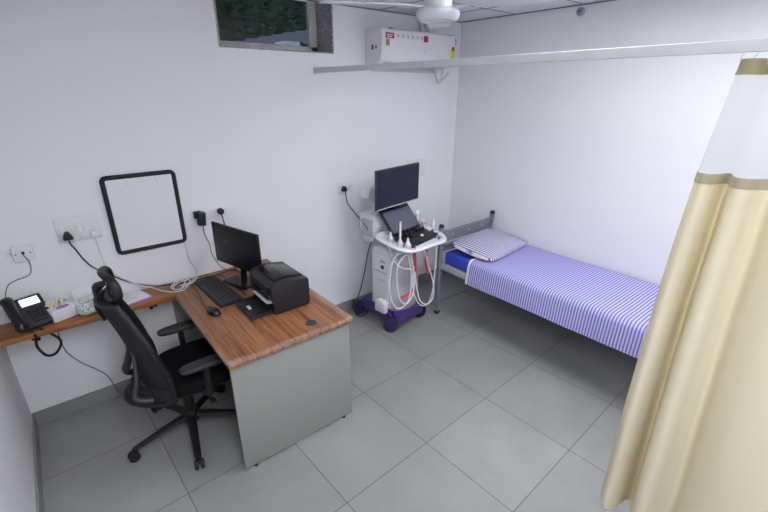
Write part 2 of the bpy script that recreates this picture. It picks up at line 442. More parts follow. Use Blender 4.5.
# ------------------------------------------------------------------ curtain track
tr = thing('curtain_track', 'long pale grey curtain track crossing the room under the ceiling', 'curtain track', (2.178, 0, 2.125))
MB().box((0, YF/2, 0), (.022, -YF-.004, .036), .003).build('rail', M['alu'], tr)
MB().box((0, -.006, 0), (.03, .012, .044), .003).build('wall_bracket', M['alu'], tr)
MB().box((0, YF+.006, 0), (.03, .012, .044), .003).build('wall_bracket', M['alu'], tr)

# curtain
cu = thing('privacy_curtain', 'cream privacy curtain with white net top hanging from the track', 'curtain', (2.178, -2.590, 0))
ctl = [(0, .035), (.012, -.02), (.045, -.050), (.075, -.03), (.098, .035), (.118, .04), (.145, -.035), (.19, -.045), (.23, .0), (.262, .018), (.31, -.02), (.40, -.055), (.55, -.055), (.66, -.01), (.74, .045), (.82, -.04), (.92, -.05), (1.0, .03), (1.08, .04), (1.16, -.04), (1.28, -.04), (1.36, .03), (1.5, 0)]
cp = catmull([(p[0], p[1], 0) for p in ctl], 7)
def cloth_pt(u, z):
    f = u*(len(cp)-1); i = min(int(f), len(cp)-2); t = f-i
    p = cp[i]*(1-t)+cp[i+1]*t
    k = max(0, min(1, (2.09-z)/2.0))        # 0 at the heading, 1 at the hem
    g = .62+.46*k**.55
    amp = .35+1.25*k**.6
    wob = .012*noise.noise(V((p.x*5, z*1.5, 3)))*k
    e = .068*(1-math.exp(-4*k))                          # the leading edge swings out a little
    return (p.y*amp+wob-.02*k*math.sin(p.x*4), e-p.x*g, z)
z0, z1, z2, z3, z4 = 2.088, 2.042, 1.735, 1.70, .135
nu = len(cp)-1
MB().grid(lambda u, v: cloth_pt(u, z0+(z1-z0)*v), nu, 3, .003).build('heading_tape', M['tape'], cu, 80)
MB().grid(lambda u, v: cloth_pt(u, z1+(z2-z1)*v), nu, 10).build('net_top', M['netting'], cu, 80)
MB().grid(lambda u, v: cloth_pt(u, z2+(z3-z2)*v), nu, 3, .003).build('join_band', M['brown_mark'], cu, 80)
def hem(u): return z4+.035*math.sin(u*17)+.02*math.sin(u*41)
MB().grid(lambda u, v: cloth_pt(u, z3+(hem(u)-z3)*v), nu, 40, .0012).build('cloth', M['curtain'], cu, 80)
for k in range(11):
    p = V(cloth_pt(k/10*.98+.01, z0))
    MB().tube([(0, p.y, 2.112), (.004, p.y, 2.10), (p.x*.6, p.y+.004, 2.09), (p.x, p.y, 2.07)], .0025, seg=6).build('hook', M['white_plastic'], cu)

# ------------------------------------------------------------------ ceiling fan
fn = thing('ceiling_fan', 'white ceiling fan with three blades and round motor', 'ceiling fan', (2.03, -1.405, 0))
MB().lathe([(0, 2.306), (.066, 2.303), (.072, 2.296), (.088, 2.298), (.100, 2.310), (.104, 2.326), (.100, 2.340), (.094, 2.344)], seg=40).build('lower_cover', M['fan_white'], fn)
MB().lathe([(.095, 2.343), (.090, 2.350), (.066, 2.354), (.064, 2.40), (.052, 2.415), (.022, 2.42), (0, 2.42)], seg=40).build('motor_housing', M['fan_white'], fn)
MB().cyl((0, 0, 2.41), (0, 0, 2.57), .012).build('down_rod', M['fan_white'], fn)
MB().lathe([(0, 2.52), (.02, 2.52), (.045, 2.55), (.055, H-.0005), (0, H-.0005)]).build('canopy', M['fan_white'], fn)
for a in (163, 283, 43):
    R = RZ(a)
    b = MB(); b.box((.125, 0, 2.352), (.13, .035, .005), .002, M=R); br_ = b.build('blade_arm', M['fan_white'], fn)
    def bl(u, v, R=R):
        x = .17+.40*u; wd = .115+.02*math.sin(u*PI)
        if u > .93: wd *= 1-.3*((u-.93)/.07)**2
        y = (v-.5)*wd
        return R @ V((x, y, 2.356-.10*y-.014*u))
    MB().grid(bl, 16, 4, .004).build('blade', M['fan_white'], fn)

# ------------------------------------------------------------------ air conditioner
ac = thing('air_conditioner', 'white split air conditioner mounted high on the back wall corner', 'air conditioner', (3.075, 0, 2.168))
hw = .425
prof = [(0, .01), (0, .272), (-.18, .272), (-.207, .255), (-.215, .20), (-.212, .10), (-.195, .04), (-.15, .012), (-.06, 0)]
MB().prism(prof, -hw, hw, 'x', .006).build('body', M['white_plastic'], ac)
MB().box((0, -.15, .016), (.74, .07, .012), .003, rot=RX(-28)).build('louver', M['offwhite'], ac)
MB().box((.02, -.005, -.018), (.78, .01, .035), .002).build('mounting_plate', M['offwhite'], ac)
b = MB(); b.box((0, -.2162, .135), (.80, .0015, .0015)); b.build('front_seam', M['offwhite'], ac)
yf = -.2172
MB().box((-.345, yf+.001, .214), (.085, .002, .04)).build('sticker', M['magenta'], ac)['label'] = 'magenta brand sticker'
b = MB()
for i, (dx, dz, ww) in enumerate(((-.02, .006, .02), (.004, .006, .018), (.024, .006, .012), (-.005, -.008, .05))): b.box((-.345+dx, yf-.0004, .214+dz), (ww, .001, .007))
b.build('sticker_print', M['paper'], ac)
MB().box((-.365, yf+.002, .165), (.035, .002, .045)).build('sticker', M['green_label'], ac)['label'] = 'small green sticker'
MB().box((.045, yf+.001, .212), (.048, .002, .046)).build('sticker', M['magenta'], ac)['label'] = 'square magenta sticker'
b = MB()
ic = mat('pink_grey_print', srgb(206, 170, 190), .5)
for k in range(6):
    x = -.26+.052*k
    b = MB(); b.box((x, yf+.001, .216), (.020, .0015, .006)); b.box((x, yf+.001, .224), (.010, .0015, .012)); b.box((x+.003, yf+.001, .210), (.014, .0015, .008)); b.build('feature_icon', ic, ac)
MB().box((.38, yf+.003, .12), (.046, .002, .11)).build('energy_label', M['yellow_label'], ac)
b = MB(); b.lathe([(0, .003), (.019, .003), (.019, 0), (0, 0)], M=T(.38, yf+.0012, .155) @ RX(90), seg=24); b.build('label_dial', M['red_label'], ac)
b = MB()
for k in range(4): b.box((.38, yf+.0015, .085+.013*k), (.036, .001, .003))
b.build('label_lines', M['green_label'], ac)
b = MB(); b.tube([(0.03, yf, .118), (.037, yf, .127), (.045, yf, .118)], .002, seg=6); b.build('emblem', M['offwhite'], ac)
for y_, w_2, h_2 in ((-.10, .022, .035), (-.145, .016, .025)): MB().box((-hw-.001, y_, .135), (.002, w_2, h_2)).build('side_label', M['dark_print'], ac)
MB().box((-.33, -.19, .258), (.035, .05, .003), rot=RX(-30)).build('tape', M['blue_tape'], ac)
MB().tube([(.36, -.17, .264), (.395, -.195, .256), (.412, -.212, .225), (.412, -.215, .19)], .005, seg=8).build('tape', M['blue_tape'], ac)
MB().tube([(.20, -.01, .39), (.20, -.03, .36), (.23, -.05, .30), (.25, -.06, .262)], .011).build('pipe', M['offwhite'], ac)
MB().tube([(.16, -.01, .40), (.16, -.03, .35), (.17, -.05, .262)], .016).build('pipe', M['offwhite'], ac)
MB().tube([(.35, -.03, .0), (.37, -.03, -.06), (.41, -.03, -.115), (.45, -.03, -.09), (.455, -.03, -.02), (.45, -.02, .06)], .008).build('drain_hose', M['offwhite'], ac)
MB().tube([(.43, -.012, -.09), (.50, -.012, -.08), (.56, -.012, -.02)], .005).build('cable', M['offwhite'], ac)
# wall cap high on the right wall
t = thing('wall_fixture', 'small grey round cap on the right wall near the ceiling', 'wall fixture', (XR, -1.165, 2.535))
MB().lathe([(0, .03), (.02, .03), (.028, .022), (.03, 0), (0, 0)], M=RY(-90), seg=24).build('cap', mat('grey_cap', srgb(150, 152, 166), .4), t)
MB().sphere((-.03, 0, 0), .008).build('screw', M['dark_print'], t)

# ------------------------------------------------------------------ things on the back wall
wb = thing('whiteboard', 'small whiteboard with black rounded frame hung on the back wall', 'whiteboard', (.8645, 0, 1.257))
hw, hh = .2065, .246
MB().box((0, -.012, 0), (2*hw-.02, .012, 2*hh-.02)).build('panel', M['board'], wb)
b = MB()
pts = [(p[0], -.014, p[1]) for p in rrect(2*hw-.016, 2*hh-.016, .022, 5)]
b.tube(pts, .0140, seg=10, smooth=False, closed=True, sq=(1, 1)); b.build('frame', M['black_matt'], wb)
for x in (-.07, .094):
    b = MB(); b.box((x, -.021, hh-.034), (.020, .006, .016), .003); b.box((x+.002, -.021, hh-.052), (.009, .006, .028), .003); b.build('hanging_clip', M['white_plastic'], wb)

def plate(name, label, x0, x1, z0, z1, mods, group='switch and socket plates on the back wall'):
    t = thing(name, label, 'socket', ((x0+x1)/2, 0, (z0+z1)/2), 0, group)
    w_, h_ = x1-x0, z1-z0
    MB().box((0, -.005, 0), (w_, .010, h_), .003).build('plate', M['white_plastic'], t)
    for (kind, mx_, mw) in mods:
        if kind == 's': MB().box((mx_, -.0115, 0), (mw, .006, min(.05, h_*.6)), .002, rot=RX(4)).build('switch', M['white_plastic'], t)
        else:
            b = MB(); b.box((mx_, -.011, 0), (mw, .003, min(.055, h_*.65)), .001); so = b.build('socket', M['white_plastic'], t)
            b = MB()
            for dx, dz in ((0, .012), (-.01, -.008), (.01, -.008)): b.cyl((mx_+dx, -.0131, dz), (mx_+dx, -.0124, dz), .003, seg=10)
            b.build('pin_hole', M['dark_print'], so)
    return t
a = plate('socket_plate', 'wide white switch plate on the wall left of the whiteboard', .385, .603, 1.143, 1.295,
      [('s', -.085, .024), ('s', -.030, .024), ('s', 0, .024), ('s', .03, .024), ('s', .075, .024)])
MB().box((-.06, -.011, -.035), (.05, .003, .055), .001).build('socket', M['white_plastic'], a)
MB().box((.065, -.011, -.035), (.05, .003, .055), .001).build('socket', M['white_plastic'], a)
MB().box((0.01, -.012, -.042), (.024, .006, .036), .002).build('switch', M['white_plastic'], a)
plate('socket_plate', 'white socket plate holding black adapter, right of the whiteboard', 1.14, 1.374, 1.133, 1.219, [('o', -.078, .05), ('s', -.025, .024), ('s', .012, .024), ('o', .068, .05)])
plate('socket_plate', 'small white socket plate behind the ultrasound machine power plug', 2.345, 2.495, 1.145, 1.25, [('o', -.03, .05), ('s', .04, .024)])
plate('socket_plate', 'blank white wall plate behind the ultrasound monitor', 3.14, 3.37, 1.19, 1.365, [('s', .06, .05)])
jb = thing('phone_jack', 'small square white phone jack box above the desk phone', 'phone jack', (.214, 0, 1.132))
MB().box((0, -.013, 0), (.094, .026, .092), .004).build('box', M['white_plastic'], jb)
b = MB(); b.box((0.0, -.027, .004), (.014, .004, .014)); b.build('jack', M['black_plastic'], jb)
for x in (-.032, .032): MB().cyl((x, -.0275, 0), (x, -.025, 0), .004, seg=10).build('screw', M['dark_print'], jb)
t = MB().box((.083, -.007, 1.150), (.166, .014, .022), .002).build('cable_trunking', M['white_plastic'])
tag(t, 'thin white cable trunking running to the phone jack from left', 'trunking')

def cord_part(parent, rootpos, rz, name, mb, m_):
    X = (T(*rootpos) @ RZ(rz)).inverted(); mb.bm.transform(X)
    return mb.build(name, m_, parent)
def cord(name, label, parts, cat='cord'):
    """parts: (part name, MB, material, label)"""
    t = thing(name, label, cat, (0, 0, 0))
    for (n, mb, m_) in parts: mb.build(n, m_, t)
    return t
# black plug + cord on the wide plate
b = MB(); b.prism([(-.024, -.024), (.024, -.024), (.026, -.012), (.010, .024), (-.010, .024), (-.026, -.012)], -.050, -.0135, 'y', .005, M=T(.432, 0, 1.192))
c = MB(); c.tube([(.432, -.040, 1.172), (.436, -.042, 1.14), (.452, -.03, 1.10), (.476, -.022, 1.03), (.515, -.015, .962), (.587, -.012, .892), (.657, -.012, .83), (.75, -.02, .775), (.84, -.045, .748), (.92, -.06, .742), (1.03, -.085, .741), (1.2, -.095, .741), (1.30, -.07, .741), (1.36, -.10, .741)], .0042)
cord('electric_cable', 'black plug and black cord dropping from the wide switch plate', [('plug', b, M['black_plastic']), ('cable', c, M['black_plastic'])])
b = MB(); b.box((1.185, -.040, 1.158), (.048, .055, .092), .006, rot=RY(6)); p2 = MB(); p2.box((1.168, -.020, 1.185), (.05, .022, .05), .004)
c = MB(); c.tube([(1.19, -.045, 1.115), (1.187, -.04, 1.08), (1.20, -.02, 1.02), (1.222, -.012, .95), (1.225, -.012, .88), (1.255, -.014, .80), (1.28, -.03, .758), (1.31, -.08, .742)], .003)
cord('power_adapter', 'black power adapter brick on the socket right of the whiteboard', [('adapter_brick', b, M['black_plastic']), ('plug', p2, M['black_plastic']), ('cable', c, M['grey_cable'])], 'adapter')
c = MB(); c.tube([(1.058, -.012, 1.01), (1.062, -.012, .94), (1.068, -.012, .87), (1.10, -.012, .79), (1.09, -.03, .745), (1.03, -.10, .740)], .0022)
cord('signal_cord', 'thin grey cord dropping from the whiteboard corner onto the desk', [('cable', c, M['offwhite'])])
c = MB(); c.tube([(.25, -.008, .69), (.25, -.008, .615), (.256, -.008, .467), (.309, -.008, .352), (.38, -.008, .26), (.425, -.010, .19), (.447, -.019, .11), (.47, -.03, .03), (.53, -.05, .006), (.60, -.08, .006)], .0032)
cord('floor_cord', 'thin dark cord hanging from under the shelf to the skirting', [('cable', c, M['grey_cable'])])

# ------------------------------------------------------------------ shelf
sh = thing('wall_shelf', 'narrow wooden shelf along the back wall left of the desk', 'shelf', (.452, 0, 0))
MB().box((0, -.117, .719), (.896, .230, .032), .002).build('board', M['shelf_wood'], sh)
for x in (.32, -.30):
    b = MB(); b.box((x, -.15, .693), (.022, .14, .018), .003); b.box((x, -.01, .64), (.022, .018, .12), .003); b.build('bracket', M['black_plastic'], sh)

# desk phone
PHL = ((.150, -.110, .7355), 16)
ph = thing('desk_phone', 'black corded desk phone with lit display on the shelf', 'phone', *PHL)
b = MB()
Mx = T(0, 0, .074) @ RX(38)
b.box((.012, 0, 0), (.176, .205, .028), .008, M=Mx); b.build('body', M['charcoal'], ph)
MB().prism([(.080, .0), (-.07, .0), (-.06, .014), (.075, .120)], -.06, .08, 'x', .004).build('stand', M['black_plastic'], ph)
MB().box((.036, .060, .0155), (.088, .050, .005), .002, M=Mx).build('display', M['lcd_lit'], ph)['label'] = 'lit display'
b = MB()
for i in range(4):
    for j in range(4): b.box((.006+.020*i, .006-.018*j, .016), (.015, .011, .006), .002, M=Mx)
b.box((.036, -.074, .016), (.075, .012, .006), .002, M=Mx)
b.build('keypad', M['black_plastic'], ph)
b = MB()
pts = [Mx @ V(p) for p in ((-.056, .098, .026), (-.056, .07, .044), (-.056, 0, .050), (-.056, -.07, .044), (-.056, -.098, .026))]
b.tube(pts, lambda t: .024+.006*math.cos(t*2*PI), seg=12, sq=(1.1, .8))
b.build('handset', M['black_gloss'], ph)
b = MB()
path = catmull([(-.025, -.085, .012), (-.022, -.125, -.02), (-.032, -.135, -.08), (-.005, -.140, -.15), (.04, -.140, -.155), (.075, -.140, -.10), (.05, -.135, -.04), (.02, -.120, -.004), (.01, -.085, .012)], 26)
hel = []
for i, p in enumerate(path):
    d = (path[min(i+1, len(path)-1)]-path[max(i-1, 0)]).normalized(); a = d.cross(V((0, 1, 0))).normalized(); c_ = d.cross(a)
    for k in range(3):
        q = p if i == len(path)-1 else p.lerp(path[i+1], k/3)
        an = (i*3+k)*1.15
        hel.append(q+a*.0055*math.cos(an)+c_*.0055*math.sin(an))
b.tube(hel, .0024, seg=6, smooth=False); b.build('coiled_cord', M['black_matt'], ph)
c = MB(); c.tube([(.214, -.033, 1.135), (.216, -.04, 1.12), (.228, -.025, 1.08), (.222, -.018, 1.02), (.20, -.018, .995), (.15, -.02, .985), (.105, -.02, .962), (.08, -.03, .90), (.09, -.035, .85)], .0028)
cord_part(ph, *PHL, 'line_cord', c, M['grey_cable'])

# glove box
gb = thing('glove_box', 'white and violet glove box on the shelf beside the phone', 'box', (.302, -.112, .7355), 19)
MB().box((0, 0, .035), (.125, .100, .070), .003).build('carton', M['paper'], gb)
b = MB(); b.lathe([(0, .0012), (.026, .0012), (.026, 0), (0, 0)], M=T(.005, -.018, .0695) @ Matrix.Scale(1.0, 4) @ Matrix.Diagonal((1.25, .8, 1, 1)), seg=28); b.build('print', M['violet_print'], gb)
b = MB(); b.box((.005, -.018, .0712), (.045, .014, .0012)); b.build('print_panel', M['lilac_board'], gb)
rnd = random.Random(3)
for k in range(3):
    b = MB()
    cx, cy = -.04+.026*k, .022
    b.tube([(cx, cy, .065), (cx+.01, cy+.005, .088), (cx+.02, cy+.012, .100), (cx+.036, cy+.005, .090)], lambda t: .014-.004*t, seg=8, sq=(1.2, .6))
    for q in range(4):
        a = rnd.random()*6.28
        b.tube([(cx+.015, cy+.01, .095), (cx+.015+.018*math.cos(a), cy+.01+.016*math.sin(a), .104), (cx+.015+.036*math.cos(a), cy+.01+.03*math.sin(a), .086)], .0055, seg=6, sq=(1, .6))
    b.build('glove', M['glove'], gb)
# wipes pack
wp = thing('wipes_pack', 'soft wipes packet with green leaf pattern on the shelf', 'packet', (.446, -.118, .7355), 17)
def pillowf(w_, d_, h_, e=2.6):
    def f(u, v):
        a = u*2*PI; c0 = math.cos(v*PI-PI/2); s0 = math.sin(v*PI-PI/2)
        sg = lambda x, p: math.copysign(abs(x)**p, x)
        k = sg(c0, .35)
        return V((w_/2*sg(math.cos(a), .28)*k, d_/2*sg(math.sin(a), .28)*k, h_/2+h_/2*sg(s0, .7)))
    return f
MB().grid(pillowf(.165, .150, .074), 40, 18).build('wrap', M['leafy'], wp, 60)
MB().box((.03, .012, .0745), (.062, .045, .005), .002).build('flap', M['white_plastic'], wp)
b = MB(); b.box((-.02, -.035, .0735), (.05, .008, .003)); b.build('print', M['red_label'], wp)
# loose leaflet behind
lf = MB().grid(lambda u, v: V((.37+.17*u, -.038+.033*v, .7375+.105*v+.008*math.sin(u*5))), 10, 4, .0015).build('leaflet', M['paper'])
tag(lf, 'white folded leaflet propped behind the leaf patterned packet', 'paper')
# papers and folder
fo = MB().box((0, 0, .0025), (.215, .165, .004), .0005).build('folder', M['lilac_board']); fo.location = (.655, -.118, .7355); fo.rotation_euler = (0, 0, math.radians(14))
tag(fo, 'lilac document folder lying on the shelf under white papers', 'folder')
pp = thing('paper_stack', 'white printed papers on the lilac folder on the shelf', 'paper', (.646, -.115, .7400), 14)
MB().box((0, 0, .0035), (.205, .150, .006), .0005).build('sheets', M['paper'], pp)
b = MB()
for k in range(5): b.box((-.02+.006*(k % 2), .05-.022*k, .0067), (.12-.02*(k % 3), .003, .0004))
b.build('print', M['lilac_board'], pp)

# ------------------------------------------------------------------ desk
dk = thing('office_desk', 'walnut top office desk with grey panels standing against the wall', 'desk', (1.2635, 0, 0))
DZ = .735
MB().box((0, -.604, DZ-.016), (.745, 1.192, .032), .003).build('desktop', M['walnut'], dk)
MB().box((-.001, -1.166, .358), (.722, .018, .688), .001).build('end_panel', M['grey_panel'], dk)
MB().box((-.001, -.052, .358), (.722, .018, .688), .001).build('end_panel', M['grey_panel'], dk)
MB().box((.335, -.609, .40), (.018, 1.096, .60), .001).build('modesty_panel', M['grey_panel'], dk)
for x in (-.30, .30):
    for y in (-1.166, -.052): MB().cyl((x, y, 0), (x, y, .016), .012).build('foot', M['black_plastic'], dk)
MB().lathe([(0, .003), (.031, .003), (.034, 0), (0, 0)], c=(.146, -1.100, DZ)).build('grommet', mat('grommet_plastic', srgb(66, 62, 64), .4), dk)
# crinkled clear film left on the edges of the top
def film_strip(p0, p1, nrm, n, wd, seed):
    p0, p1, nrm = V(p0), V(p1), V(nrm)
    def f(u, v):
        p = p0.lerp(p1, u)
        k = noise.noise(V((u*n, v*3, seed)))
        if v < .55:
            t = v/.55
            q = p+nrm*wd*(1-t)*(.7+.6*noise.noise(V((u*6, seed, 0)))); q.z += .0015+.004*abs(k)*t
        else:
            t = (v-.55)/.45
            q = p-nrm*(.003+.004*abs(k)); q.z += .002-.020*t*(.8+.5*k)
        return q
    return f
b = MB(); x0, x1, y1 = -.3725, .3725, -1.2
b.grid(film_strip((x0, y1, DZ), (x1, y1, DZ), (0, 1, 0), 34, .030, 1.3), 110, 8)
b.grid(film_strip((x1, y1, DZ), (x1, -.3, DZ), (-1, 0, 0), 34, .060, 5.1), 110, 8)
b.grid(film_strip((x0, -.35, DZ), (x0, y1, DZ), (1, 0, 0), 24, .014, 9.2), 90, 8)
b.build('plastic_film', M['film'], dk, 25)

# desktop monitor
mo = thing('desktop_monitor', 'black flat desktop monitor on stand on the walnut desk', 'monitor', (1.306, -.312, DZ), -75)
# local: x along the width, -y is the viewing side
hw = .248
MB().box((0, .0, .256), (2*hw, .016, .290), .004).build('housing', M['black_plastic'], mo)
MB().box((0, -.0085, .261), (2*hw-.014, .002, .268), .0005).build('screen', M['screen'], mo)
MB().box((0, .022, .25), (.20, .030, .15), .01).build('rear_bulge', M['black_plastic'], mo)
MB().box((0, .035, .12), (.055, .016, .23), .004, rot=RX(-4)).build('stand_neck', M['black_gloss'], mo)
b = MB(); b.prism(rrect(.235, .165, .02), 0, .010, 'z', .003, M=T(0, .01, 0)); b.build('stand_base', M['black_gloss'], mo)
b = MB(); b.prism([(-.022, -.012), (0, -.03), (.022, -.012), (.022, .012), (0, .024), (-.022, .012)], -.045, -.0135, 'y', .005, M=T(1.325, 0, 1.185))
c = MB(); c.tube([(1.326, -.04, 1.162), (1.333, -.04, 1.11), (1.348, -.03, 1.04), (1.362, -.025, .95), (1.37, -.03, .82), (1.36, -.06, .745), (1.36, -.16, .741), (1.35, -.22, .755), (1.345, -.28, .80)], .004)
pc_ = cord_part(mo, (1.306, -.312, DZ), -75, 'power_cord', c, M['black_plastic'])
cord_part(pc_, (1.306, -.312, DZ), -75, 'plug', b, M['black_plastic'])

# keyboard
kb = thing('keyboard', 'black full size keyboard on the desk before the monitor', 'keyboard', (1.128, -.365, DZ), -88)
MB().prism([(-.075, 0), (.075, 0), (.075, .022), (.06, .024), (-.07, .013), (-.075, .009)], -.228, .228, 'x', .003).build('case', M['black_plastic'], kb)
b = MB()
for r_ in range(6):
    y = -.056+.0225*r_; z = .0165+.0019*r_
    x = -.216
    while x < .215:
        ww = .019
        if r_ == 0 and -.13 < x < -.02: ww = .11
        if .085 < x+.01 < .093 or .148 < x+.01 < .157: x += .008
        b.box((x+ww/2, y, z), (ww-.003, .0185 if r_ < 5 else .012, .008), .0015, 1); x += ww
b.build('keys', mat('key_plastic', (.032, .033, .036, 1), .5), kb)
# mouse
ms = thing('mouse', 'black optical mouse on the desk next to the keyboard', 'mouse', (1.010, -.632, DZ), 105)
def mousef(u, v):
    a = u*2*PI; c0 = math.cos(v*PI/2)
    x = .055*math.cos(a)*c0**.5; y = .031*math.sin(a)*c0**.6*(1-.12*math.cos(a))
    return V((x, y, .002+.034*math.sin(v*PI/2)*(1-.25*(x/.055)**2+.0*y)))
b = MB(); b.grid(mousef, 32, 10); b.box((0, 0, .004), (.09, .044, .006), .002); b.build('shell', M['black_gloss'], ms, 60)
c = MB(); c.tube([(1.00, -.58, .748), (.995, -.50, .7395), (1.02, -.30, .7395), (1.03, -.09, .7395), (1.10, -.085, .7395), (1.20, -.085, .7395), (1.24, -.14, .7395), (1.235, -.25, .7395), (1.245, -.40, .7395), (1.255, -.53, .7395), (1.262, -.46, .7395), (1.30, -.45, .7395)], .002)
cord_part(ms, (1.010, -.632, DZ), 105, 'cord', c, M['black_plastic'])
MB().cyl((.028, -.004, .031), (.028, .004, .031), .010, seg=16).build('scroll_wheel', M['charcoal'], ms)

# printer: front looks towards -x
pr = thing('laser_printer', 'black laser printer with open front tray on the desk', 'printer', (1.285, -.735, DZ))
b = MB()
hy = .163
# side cheeks
side = [(.0, .004), (.225, .004), (.238, .02), (.238, .175), (.225, .192), (.10, .213), (.02, .205), (-.012, .178), (-.008, .10), (0.0, .07)]
b.prism(side, -hy, -hy+.030, 'y', .006); b.prism(side, hy-.030, hy, 'y', .006)
mid = [(.10, .004), (.233, .004), (.236, .175), (.225, .190), (.10, .210), (.02, .203), (-.016, .176), (-.012, .125), (.02, .118), (.10, .11)]
b.prism(mid, -hy+.029, hy-.029, 'y', 0)
b.box((.05, 0, .012), (.10, .27, .016))
b.build('body', M['navy_plastic'], pr, 28)
MB().prism([(.030, .2075), (.10, .2145), (.215, .1965), (.215, .2005), (.10, .2190), (.030, .2115)], -.118, .118, 'y', .0015).build('lid', M['black_gloss'], pr)
b = MB(); b.box((-.014, .118, .186), (.010, .04, .006), .002); b.build('control_panel', M['charcoal'], pr)
tray = MB(); tray.box((-.062, 0, .010), (.135, .262, .010), .003); tray.box((-.062, -.125, .019), (.13, .010, .012), .002); tray.box((-.062, .125, .019), (.13, .010, .012), .002)
tray.box((-.13, 0, .013), (.012, .262, .012), .003)
to = tray.build('front_tray', M['navy_plastic'], pr)
b = MB(); b.box((-.095, .002, .020), (.018, .040, .014), .004); b.build('tray_guide', M['white_plastic'], to)
b = MB(); b.box((.03, 0, .055), (.11, .215, .006), .001, rot=RY(14)); b.build('paper', M['paper'], pr)
b = MB(); b.box((-.004, .0, .083), (.012, .17, .012), .002); b.build('output_flap', M['charcoal'], pr)
c = MB(); c.tube([(1.528, -.62, .80), (1.56, -.60, .775), (1.575, -.50, .742), (1.55, -.38, .741), (1.47, -.25, .741), (1.42, -.16, .741)], .0035)
cord_part(pr, (1.285, -.735, DZ), 0, 'power_cord', c, M['black_plastic'])
# white cable with its plug in the wide plate, looped on the desk
b = MB(); b.box((.560, -.030, 1.178), (.034, .034, .04), .006)
c = MB(); c.tube([(.560, -.045, 1.158), (.562, -.045, 1.12), (.566, -.03, 1.05), (.578, -.014, .96), (.61, -.012, .90), (.67, -.012, .83), (.74, -.03, .775), (.80, -.06, .752), (.84, -.13, .744), (.90, -.190, .741), (.96, -.200, .742), (1.01, -.140, .744), (1.05, -.11, .745), (1.085, -.06, .745), (1.07, -.03, .744), (1.02, -.045, .745), (.985, -.11, .747), (.945, -.185, .749), (.905, -.165, .750), (.93, -.10, .751), (1.0, -.07, .752), (1.03, -.10, .753), (.98, -.17, .754), (.92, -.20, .755), (.895, -.14, .755), (.94, -.07, .754), (1.03, -.035, .750), (1.06, -.07, .749), (1.02, -.13, .751), (.95, -.15, .756)], .0038)
cord('looped_cable', 'white plug with white cable looped on the back of the desk', [('plug', b, M['white_plastic']), ('cable', c, M['white_cable'])], 'cable')

# ------------------------------------------------------------------ office chair (faces +x)
ch = thing('office_chair', 'black mesh office chair with headrest pulled up to the desk', 'chair', (.775, -.65, 0), 0)
for k in range(5):
    a = math.radians(187+72*k); d = V((math.cos(a), math.sin(a), 0))
    b = MB(); b.tube([d*.03+V((0, 0, .115)), d*.14+V((0, 0, .105)), d*.26+V((0, 0, .085)), d*.335+V((0, 0, .072))], lambda t: .026-.009*t, seg=10, sq=(1, .75)); b.build('base_leg', M['black_plastic'], ch)
    p = d*.335; sd = V((-d.y, d.x, 0))
    cs = MB(); cs.cyl(p+V((0, 0, .055)), p+V((0, 0, .08)), .010); cs.box(p+V((0, 0, .048)), (.03, .03, .022), .006)
    co = cs.build('caster', M['black_plastic'], ch)
    for q in (-1, 1):
        w2 = MB(); c0 = p+sd*q*.016+d*.008+V((0, 0, .029))
        w2.lathe([(0, -.009), (.024, -.009), (.029, -.005), (.029, .005), (.024, .009), (0, .009)], M=Matrix.Translation(c0) @ sd.to_track_quat('Z', 'Y').to_matrix().to_4x4(), seg=20)
        w2.build('wheel', M['black_matt'], co)
b = MB(); b.lathe([(0, .075), (.045, .075), (.05, .10), (.045, .14), (.03, .15), (.03, .26), (0, .26)], seg=24); b.build('hub', M['black_plastic'], ch)
MB().cyl((0, 0, .25), (0, 0, .385), .017).build('gas_lift', M['black_gloss'], ch)
b = MB(); b.box((.04, 0, .375), (.24, .16, .04), .012); b.build('tilt_mechanism', M['black_plastic'], ch)
b = MB(); b.tube([(.06, -.07, .37), (.07, -.20, .365), (.075, -.26, .36)], .007); b.box((.077, -.275, .36), (.03, .05, .012), .004); b.build('tilt_lever', M['black_plastic'], ch)
# seat
def seatf(u, v):
    a = u*2*PI; c0 = math.cos(v*PI-PI/2); s0 = math.sin(v*PI-PI/2)
    sg = lambda x, p: math.copysign(abs(x)**p, x)
    k = sg(c0, .3)
    x = .235*sg(math.cos(a), .45)*k; y = .24*sg(math.sin(a), .45)*k
    z = .445+.042*sg(s0, .6)-.02*(max(0, x)/.235)**3
    return V((.115+x, y, z))
MB().grid(seatf, 56, 20).build('seat', M['chair_seat'], ch, 60)
MB().prism(rrect(.42, .42, .08), .395, .415, 'z', .004, M=T(.11, 0, 0)).build('seat_pan', M['black_plastic'], ch)
# arms
for s in (-1, 1):
    y = s*.242
    b = MB(); b.tube([(.04, s*.12, .39), (.06, s*.20, .39), (.075, y*1.02, .42), (.075, y*1.02, .50), (.075, y, .58)], .030, seg=10, sq=(.6, 1.15)); b.build('arm_post', M['black_plastic'], ch)
    b = MB()
    def padf(u, v, y=y):
        a = u*2*PI; c0 = math.cos(v*PI-PI/2); s0 = math.sin(v*PI-PI/2)
        sg = lambda x, p: math.copysign(abs(x)**p, x); k = sg(c0, .35)
        return V((.075+.130*sg(math.cos(a), .6)*k, y+.042*sg(math.sin(a), .7)*k, .592+.016*sg(s0, .6)))
    b.grid(padf, 36, 12); b.build('arm_pad', M['charcoal'], ch, 60)
